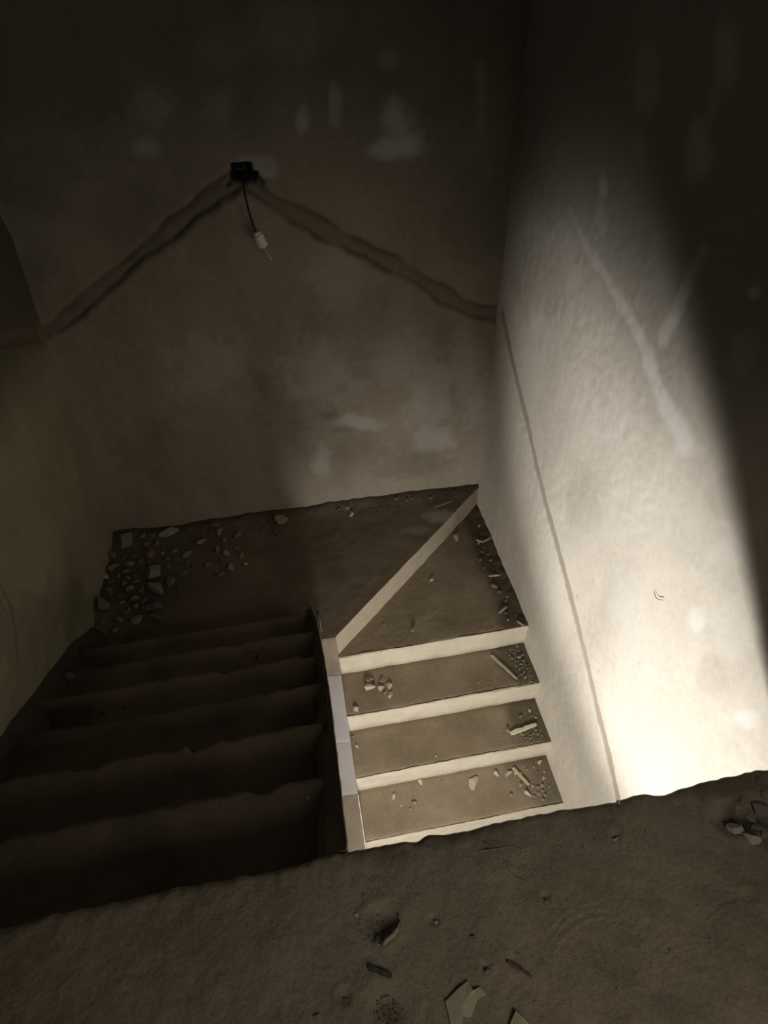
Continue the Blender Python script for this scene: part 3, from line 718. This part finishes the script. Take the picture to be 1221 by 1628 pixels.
# left flight bits
for px, py, k, s, m, lab in [(395, 1030, 5, 9, M_stone, 'small stone on the dark left flight near the landing'),
                             (412, 1042, 5, 16, M_dark_stone, 'dark stone on the left flight below the small pale one'),
                             (162, 1132, 3, 16, M_dark_stone, 'dark block on the left flight standing near its left side'),
                             (200, 1122, 3, 12, M_dark_stone, 'dark stone on the left flight right of the dark block'),
                             (543, 1257, 1, 9, M_stone, 'crumb at the right end of the highest dark step')]:
    z = -(k+1)*RISE if k < 6 else ZL
    # find the tread the sight line meets
    for kk in range(1, NUM):
        p = on(px, py, 2, -kk*RISE)
        if (kk-1)*GOING < p[1] < kk*GOING: z = -kk*RISE; break
    p = on(px, py, 2, z+0.01); p[0] = min(p[0], XS-0.03)
    y_ = min(max(p[1], (kk-1)*GOING+0.04), kk*GOING-0.03)
    put_stone('stone', p[0], y_, z, px_r(p, s), m, lab)
for n, (px, py) in enumerate([(60, 1070), (75, 1090), (50, 1100), (95, 1055), (110, 1075), (120, 1035), (135, 1015), (85, 1105)]):
    for kk in range(1, NUM):
        p = on(px, py, 2, -kk*RISE)
        if (kk-1)*GOING+0.02 < p[1] < kk*GOING-0.02 and p[0] > float(xleft(-kk*RISE))+0.03:
            put_stone('stone', p[0], p[1], -kk*RISE, px_r(p, rng.uniform(10, 17)), M_dark_stone, 'dark stone lying on the left steps beside the left wall', 'stone', 'dark stones beside the left wall'); break

# stones on the upper floor
F_st = [(695, 1466, 11, M_pale_stone, 'pale round pebble in the dirt right of the pit'),
        (687, 1472, 6, M_stone, 'tiny pebble touching the pale round one right of the pit'),
        (568, 1453, 12, M_pale_stone, 'pale pebble left of the pit'),
        (580, 1427, 9, M_stone, 'grey pebble between the pit and the floor edge'),
        (775, 1546, 12, M_stone, 'drop shaped pebble behind the pale card scrap'),
        (824, 1516, 12, M_stone, 'flat pebble behind the red brown splinter'),
        (868, 1434, 7, M_stone, 'small pebble in the dirt beyond the splinter'),
        (980, 1335, 14, M_pale_stone, 'pale angular stone in the dirt near the floor edge at right'),
        (945, 1334, 7, M_stone, 'small stone just left of the pale angular one'),
        (928, 1347, 8, M_stone, 'low stone left below the pale angular one'),
        (983, 1275, 7, M_pale_stone, 'small white stone at the floor edge below the wall groove'),
        (1021, 1273, 8, M_ochre, 'small tan stone at the floor edge right of the white one'),
        (548, 1590, 12, M_dark_stone, 'dark pebble left of the dark grit patch'),
        (505, 1617, 13, M_stone, 'grey pebble at the lower frame edge left of the grit'),
        (1186, 1428, 10, M_stone, 'low grey pebble on the right side of the dirt floor'),
        (1170, 1321, 30, M_pale_stone, 'pale oblong stone at the rim of the broken hole by the right wall'),
        (1197, 1334, 26, M_pale_stone, 'long pale flake at the near rim of the broken hole'),
        (1180, 1273, 22, M_stone, 'bluish grey chunk at the far rim of the broken hole'),
        (1174, 1283, 14, M_stone, 'small grey chunk fallen into the broken hole'),
        (1213, 1284, 38, M_stone, 'large flat concrete lump at the right frame edge'),
        (1206, 1315, 26, M_dark_stone, 'dark lump inside the broken hole'),
        (1192, 1298, 16, M_stone, 'small angular lump in the middle of the broken hole'),
        (1218, 1328, 18, M_stone, 'grey lump at the frame edge on the near rim of the broken hole'),
        (1165, 1290, 12, M_dark_stone, 'dark stone on the left rim of the broken hole'),
        (1205, 1240, 14, M_brick, 'brown stone near the floor edge beside the right wall'),
        (1212, 1262, 12, M_stone, 'small grey stone behind the large flat concrete lump'),
        (753, 1492, 12, M_brick, 'small reddish chip in the dirt behind the splinter')]
for px, py, s, m, lab in F_st: stone_at(px, py, s, 'F', m, lab, flat=0.7, sink=0.25)

# ------------------------------------------------------------------ sticks, splinters and scraps
def stick(name, a, b, s, w, th, mat, label, cat, lift=0.004, seed=1, taper=0.6):
    """flat sliver of wood lying between two spots"""
    p, q = spot(*a, s), spot(*b, s)
    zp, zq = zsurf(p, s)+lift, zsurf(q, s)+lift
    A = Vector((p[0], p[1], zp)); B = Vector((q[0], q[1], zq)); d = (B-A); L = d.length; d.normalize()
    sd = Vector((-d.y, d.x, 0)).normalized(); up_ = d.cross(sd)*-1
    if up_.z < 0: up_ = -up_
    bm = bmesh.new(); rings = []; r = random.Random(seed); n = 9
    for i in range(n):
        t = i/(n-1); c = A+d*L*t + sd*r.uniform(-.06, .06)*w
        ww = w*0.5*(1-(1-taper)*t)*r.uniform(.88, 1.08); hh = th*r.uniform(.85, 1.1)
        if i in (0, n-1): ww *= 0.8
        rings.append([bm.verts.new(v) for v in (c-sd*ww, c-sd*ww*0.8+up_*hh, c+sd*ww*0.75+up_*hh, c+sd*ww)])
    for r0, r1 in zip(rings[:-1], rings[1:]):
        for k in range(4): bm.faces.new((r0[k], r0[(k+1) % 4], r1[(k+1) % 4], r1[k]))
    bm.faces.new(rings[0]); bm.faces.new(rings[-1])
    return tag(bm_obj(name, bm, mat), label, cat)
stick('wood_sliver', (781, 1043), (822, 1081), 'A', 0.018, 0.007, M_wood, 'long weathered wood sliver lying slantwise on the highest straight tread', 'stick', lift=0.006, seed=3, taper=0.55)
stick('wood_chip', (811, 1167), (852, 1153), 'B', 0.028, 0.010, M_pale_wood, 'broad pale wood chip near the right wall on the middle lit tread', 'wood chip', lift=0.006, seed=4, taper=0.7)
stick('wood_stick', (815, 1222), (841, 1249), 'C', 0.018, 0.010, M_wood, 'short wood stick lying slantwise on the lowest visible tread', 'stick', lift=0.006, seed=5, taper=0.8)
stick('wood_chip', (793, 977), (804, 968), 'W', 0.012, 0.006, M_pale_stone, 'short white splinter at the right front of the winder tread', 'wood chip', lift=0.012, seed=6, taper=0.9)
stick('wood_chip', (777, 918), (793, 917), 'W', 0.009, 0.005, M_pale_wood, 'thin pale splinter lying level on the winder tread near the right wall', 'wood chip', lift=0.012, seed=7, taper=0.8)
stick('wood_chip', (769, 864), (783, 857), 'W', 0.012, 0.006, M_wood, 'brown splinter at the far end of the dark dirt by the right wall', 'wood chip', lift=0.018, seed=8, taper=0.7)
stick('wood_chip', (757, 861), (768, 865), 'W', 0.010, 0.006, M_wood, 'small brown splinter left of the other brown one by the right wall', 'wood chip', lift=0.014, seed=9, taper=0.7)
stick('wood_chip', (822, 990), (832, 997), 'W', 0.010, 0.006, M_pale_stone, 'white crumbly splinter on the nosing of the winder tread at the right wall', 'wood chip', lift=0.012, seed=10, taper=0.6)
stick('wood_stick', (586, 1538), (623, 1552), 'F', 0.010, 0.006, M_dark_wood, 'short dark stick lying in the dirt below the pit', 'stick', lift=0.0, seed=11, taper=0.9)
stick('wood_sliver', (806, 1529), (845, 1553), 'F', 0.007, 0.004, M_red_wood, 'thin red brown splinter lying in the floor dirt', 'stick', lift=0.001, seed=12, taper=0.5)
stick('wood_chip', (690, 808), (718, 798), 'L', 0.012, 0.004, M_stone, 'flat grey sliver on the landing dirt near the far right corner', 'wood chip', lift=0.006, seed=13, taper=0.6)

def sheet(name, pix, heights, mat, label, cat, th=0.0018, mid=None):
    """thin torn sheet with real thickness lying on the floor, one height per corner"""
    bm = bmesh.new(); lo, hi = [], []
    cpx = sum(p[0] for p in pix)/len(pix); cpy = sum(p[1] for p in pix)/len(pix)
    for (px, py), h in zip(pix, heights):
        h *= 0.4; p = on(px, py, 2, h); z = float(floor_z(p[0], p[1]))+h
        lo.append(bm.verts.new((p[0], p[1], z))); hi.append(bm.verts.new((p[0], p[1], z+th)))
    cpx, cpy = mid or (cpx, cpy)
    p = on(cpx, cpy, 2, 0.006); zc = float(floor_z(p[0], p[1]))+0.006; cl = bm.verts.new((p[0], p[1], zc)); ch = bm.verts.new((p[0], p[1], zc+th))
    n = len(pix)
    for i in range(n):
        j = (i+1) % n
        bm.faces.new((lo[i], lo[j], cl)); bm.faces.new((hi[j], hi[i], ch)); bm.faces.new((lo[i], hi[i], hi[j], lo[j]))
    return tag(bm_obj(name, bm, mat), label, cat)
sheet('card_scrap', [(708, 1592), (728, 1572), (744, 1559), (752, 1575), (763, 1569), (773, 1581), (759, 1590), (753, 1606), (748, 1618), (736, 1616), (732, 1640), (718, 1640), (713, 1612)],
      [.008, .012, .006, .014, .006, .004, .012, .010, .004, .012, .006, .004, .006], M_card, 'torn pale cardboard scrap lying in the dirt in the foreground', 'scrap', mid=(736, 1596))
sheet('card_scrap', [(806, 1640), (813, 1622), (820, 1607), (832, 1618), (848, 1634), (840, 1650), (820, 1652)], [.004, .010, .016, .012, .006, .004, .004], M_card, 'folded pale card corner poking in at the lower frame edge', 'scrap')
# crumpled curl in the pit
cp = [(633, 1454), (636, 1465), (633, 1476), (625, 1486), (615, 1494), (607, 1503), (600, 1497), (597, 1488)]
bm = bmesh.new(); rings = []
for i, (px, py) in enumerate(cp):
    p = on(px, py, 2, 0.004); t = i/(len(cp)-1)
    z = float(floor_z(p[0], p[1])); hgt = 0.006+0.006*math.sin(t*3.0); w = 0.004+0.005*t
    c = Vector((p[0], p[1], z-0.002))
    nx = Vector((math.cos(1.2+2.4*t), math.sin(1.2+2.4*t), 0))
    rings.append([bm.verts.new(v) for v in (c-nx*w, c-nx*w*0.4+Vector((0, 0, hgt)), c+nx*w*0.6+Vector((0, 0, hgt*0.8)), c+nx*w)])
for r0, r1 in zip(rings[:-1], rings[1:]):
    for k in range(4): bm.faces.new((r0[k], r0[(k+1) % 4], r1[(k+1) % 4], r1[k]))
bm.faces.new(rings[0]); bm.faces.new(rings[-1])
tag(bm_obj('crumpled_scrap', bm, M_scrap, smooth=True), 'curled whitish scrap half buried at the pit in the floor dirt', 'scrap')

# dry roots near the floor edge
for pts, lab in [([(770, 1338), (790, 1352), (806, 1372), (815, 1390), (838, 1402)], 'longer dry root bending over the dirt near the floor edge'),
                 ([(762, 1352), (785, 1350), (812, 1346), (830, 1352)], 'short dry root crossing the longer one near the floor edge')]:
    q = []
    for px, py in pts:
        p = on(px, py, 2, 0.003); q.append((p[0], p[1], float(floor_z(p[0], p[1]))+0.002))
    tag(bm_obj('dry_root', tube_bm(curve_pts(q, 5), 0.0012, 6), M_root, smooth=True), lab, 'root')

# thin bent wire stuck in the right wall
q = [on(px, py, 0, XR-0.004) for px, py in [(1040, 940), (1042, 948), (1047, 953), (1054, 954)]]
tag(bm_obj('bent_wire', tube_bm(curve_pts(q, 5), 0.0010, 6), M_cable, smooth=True), 'tiny bent dark wire sticking to the bright right wall', 'wire')

# ------------------------------------------------------------------ junction box and hanging lamp holder on the back wall
jc = on(386, 274, 1, YB)
jb = empty('junction_box', (jc[0], YB+0.03, jc[2])); tag(jb, 'dark sooty junction box opening in the back wall with wire ends', 'junction box')
bm = bmesh.new()
w, hh, dp, th = 0.036, 0.026, 0.030, 0.003
def addbox(bm, c, s):
    r_ = bmesh.ops.create_cube(bm, size=1.0); bmesh.ops.scale(bm, vec=s, verts=r_['verts']); bmesh.ops.translate(bm, vec=c, verts=r_['verts'])
X0, Y0, Z0 = jc[0], YB+0.015, jc[2]
for c, s in (((X0, Y0+dp, Z0), (2*w, th, 2*hh)), ((X0-w, Y0+dp/2, Z0), (th, dp, 2*hh)), ((X0+w, Y0+dp/2, Z0), (th, dp, 2*hh)), ((X0, Y0+dp/2, Z0+hh), (2*w, dp, th)), ((X0, Y0+dp/2, Z0-hh), (2*w, dp, th))): addbox(bm, c, s)
child(bm_obj('box_shell', bm, M_box), jb)
for dx, dz, l in ((-0.016, 0.014, 0.05), (0.012, 0.020, 0.045)):
    q = [(X0+dx*0.4, Y0+dp-0.002, Z0+0.002), (X0+dx*0.8, Y0+0.010, Z0+dz*0.6), (X0+dx, Y0-0.014, Z0+dz)]
    child(bm_obj('wire_end', tube_bm(curve_pts(q, 5), 0.0025, 8), M_stone, smooth=True), jb)
lh = empty('lamp_holder', (jc[0], YB-0.02, jc[2]-0.02)); tag(lh, 'white lamp holder hanging by a black cord from the junction box', 'lamp holder')
YH = YB-0.055
c0 = np.array([X0+0.006, Y0+0.012, Z0-0.012]); c1 = on(388, 300, 1, YB-0.03); c2 = on(393, 325, 1, YH); c3 = on(400, 350, 1, YH); c4 = on(407, 369, 1, YH)
child(bm_obj('cord', tube_bm(curve_pts([c0, c1, c2, c3, c4], 6), 0.0042, 8), M_cable, smooth=True), lh)
a = Vector(on(407, 368, 1, YH)); b = Vector(on(419, 392, 1, YH)); d = (b-a)
prof = [(0.0, 0.010), (0.06, 0.016), (0.22, 0.0185), (0.24, 0.0215), (0.60, 0.0225), (0.62, 0.0235), (0.70, 0.0235), (0.72, 0.022), (0.97, 0.022), (1.0, 0.018)]
child(bm_obj('holder_body', tube_bm([a+d*t for t, r in prof], [r for t, r in prof], 20), M_white_plastic, smooth=False), lh)
e0 = Vector(on(420, 393, 1, YH)); e1 = Vector(on(423, 400, 1, YH)); e2 = Vector(on(427, 407, 1, YH)); e3 = Vector(on(431, 413, 1, YH))
child(bm_obj('bare_wire', tube_bm([e0, e1, e2], [0.004, 0.003, 0.003], 8), M_metal, smooth=True), lh)
child(bm_obj('terminal', tube_bm([e2, e2.lerp(e3, .3), e3], [0.004, 0.0065, 0.0055], 10), M_metal), lh)

# ------------------------------------------------------------------ grit: nobody could count it
def grit(name, centres, s, n, size, mat, label, seed):
    r = random.Random(seed); bm = bmesh.new()
    for _ in range(n):
        cx, cy, rx, ry_ = r.choice(centres); a = r.uniform(0, 6.28); q = math.sqrt(r.random())
        p = spot(cx+rx*q*math.cos(a), cy+ry_*q*math.sin(a), s)
        if (s == 'F' and p[1] > -0.035) or p[0] > XR-0.012 or p[1] > YB-0.012 or p[0] < float(xleft(p[2]))+0.02: continue
        z = zsurf(p, s); rad = r.uniform(*size)
        c = Vector((p[0], p[1], z+rad*0.4))
        vs = [bm.verts.new(c+Vector((rad*x*r.uniform(.6, 1.2), rad*y*r.uniform(.6, 1.2), rad*w_*r.uniform(.5, 1)))) for x, y, w_ in ((1, 0, 0), (-1, 0, 0), (0, 1, 0), (0, -1, 0), (0, 0, 1), (0, 0, -1))]
        for i, j, k in ((0, 2, 4), (2, 1, 4), (1, 3, 4), (3, 0, 4), (2, 0, 5), (1, 2, 5), (3, 1, 5), (0, 3, 5)): bm.faces.new((vs[i], vs[j], vs[k]))
    return tag(bm_obj(name, bm, mat), label, 'grit', kind='stuff')
grit('grit', [(832, 1048, 24, 26), (845, 1075, 14, 14), (800, 1085, 60, 4)], 'A', 260, (.0015, .004), M_grit, 'pale grit in the right corner of the highest straight tread', 1)
grit('grit', [(850, 1170, 16, 18), (825, 1175, 40, 10), (845, 1130, 14, 12)], 'B', 240, (.0012, .0035), M_grit, 'pale grit at the right end of the middle lit tread', 2)
grit('grit', [(850, 1250, 30, 24), (868, 1230, 14, 30), (800, 1235, 60, 14), (640, 1275, 26, 18)], 'C', 320, (.0012, .0035), M_grit, 'pale grit over the right half of the lowest visible tread', 3)
grit('grit', [(780, 870, 26, 46), (808, 940, 24, 44), (770, 830, 18, 18)], 'W', 420, (.0015, .004), M_dark_grit, 'dark grit along the right wall on the winder tread', 4)
grit('grit', [(300, 845, 130, 14), (520, 812, 120, 8), (660, 785, 90, 8), (210, 900, 50, 70), (180, 960, 40, 50), (320, 885, 70, 26)], 'L', 900, (.002, .007), M_dark_grit, 'dark grit and dirt strewn along the back wall and rubble heap', 5)
grit('grit', [(618, 1606, 24, 26), (600, 1475, 30, 24)], 'F', 160, (.001, .0025), M_dark_grit, 'dark grit patch in the foreground dirt', 6)
grit('grit', [(1185, 1300, 40, 34), (800, 1350, 60, 40), (950, 1320, 90, 50), (620, 1400, 80, 40), (300, 1440, 240, 40), (850, 1480, 300, 120)], 'F', 900, (.0008, .0024), M_grit, 'fine loose grit scattered over the upper dirt floor', 7)

# ------------------------------------------------------------------ labels of the scattered stones: what each one looks like and where in its patch it lies
COLOUR = {'grey_stone': 'grey', 'dark_stone': 'dark', 'brick_red_stone': 'reddish', 'pale_stone': 'pale', 'ochre_stone': 'ochre'}
by_group = {}
for o in scene.collection.objects:
    if o.get('category') == 'stone' and o.get('group'): by_group.setdefault(o['group'], []).append(o)
WHERE = {'stones in the rubble heap on the landing': 'in the rubble heap by the left wall',
         'loose stones along the landing row': 'in the loose row between heap and back wall',
         'stone crumbs along the back wall': 'in the dirt along the back wall foot',
         'stones in the dirt beside the right wall': 'on the winder tread by the right wall',
         'gravel in the corner of the highest straight tread': 'in the gravel corner of the highest straight tread',
         'crumbs at the right end of the middle lit tread': 'at the right end of the middle lit tread',
         'crumbs at the right end of the lowest visible tread': 'at the right end of the lowest visible tread',
         'dark stones beside the left wall': 'on the left steps beside the left wall'}
for g, os_ in by_group.items():
    xs_ = sorted(o.location.x for o in os_); ys_ = sorted(o.location.y for o in os_); ss_ = sorted(o.scale.x for o in os_); n = len(os_)
    def third(v, arr, words): return words[min(2, int(3*arr.index(v)/max(1, n)))]
    for o in os_:
        a = third(o.location.x, xs_, ('left', 'middle', 'right')); b = third(o.location.y, ys_, ('near', 'central', 'far'))
        c = third(o.scale.x, ss_, ('tiny', 'small', 'larger'))
        o['label'] = '%s %s stone, %s %s, %s' % (c, COLOUR[o.data.materials[0].name], b, a, WHERE[g])

same = {}
for os_ in by_group.values():
    for o in os_: same.setdefault(o['label'], []).append(o)
SHORT = {'stones in the rubble heap on the landing': 'in the rubble heap by left wall', 'loose stones along the landing row': 'in the loose row on landing',
         'stone crumbs along the back wall': 'along the back wall foot', 'stones in the dirt beside the right wall': 'on the winder tread',
         'gravel in the corner of the highest straight tread': 'in gravel corner of highest straight tread', 'crumbs at the right end of the middle lit tread': 'at right end of middle lit tread',
         'crumbs at the right end of the lowest visible tread': 'at right end of lowest visible tread', 'dark stones beside the left wall': 'beside the left wall'}
ORD = {2: ['left one', 'right one'], 3: ['leftmost', 'middle one', 'rightmost'], 4: ['leftmost', 'second leftmost', 'second rightmost', 'rightmost']}
NUMW = {2: 'two', 3: 'three', 4: 'four'}
for lab, os_ in same.items():
    n = len(os_)
    if 1 < n < 5:
        for k, o in enumerate(sorted(os_, key=lambda q: q.location.x)):
            a, b = lab.split(', ')[:2]
            o['label'] = '%s, %s, %s of %s %s' % (a, b, ORD[n][k], NUMW[n], SHORT[o['group']])
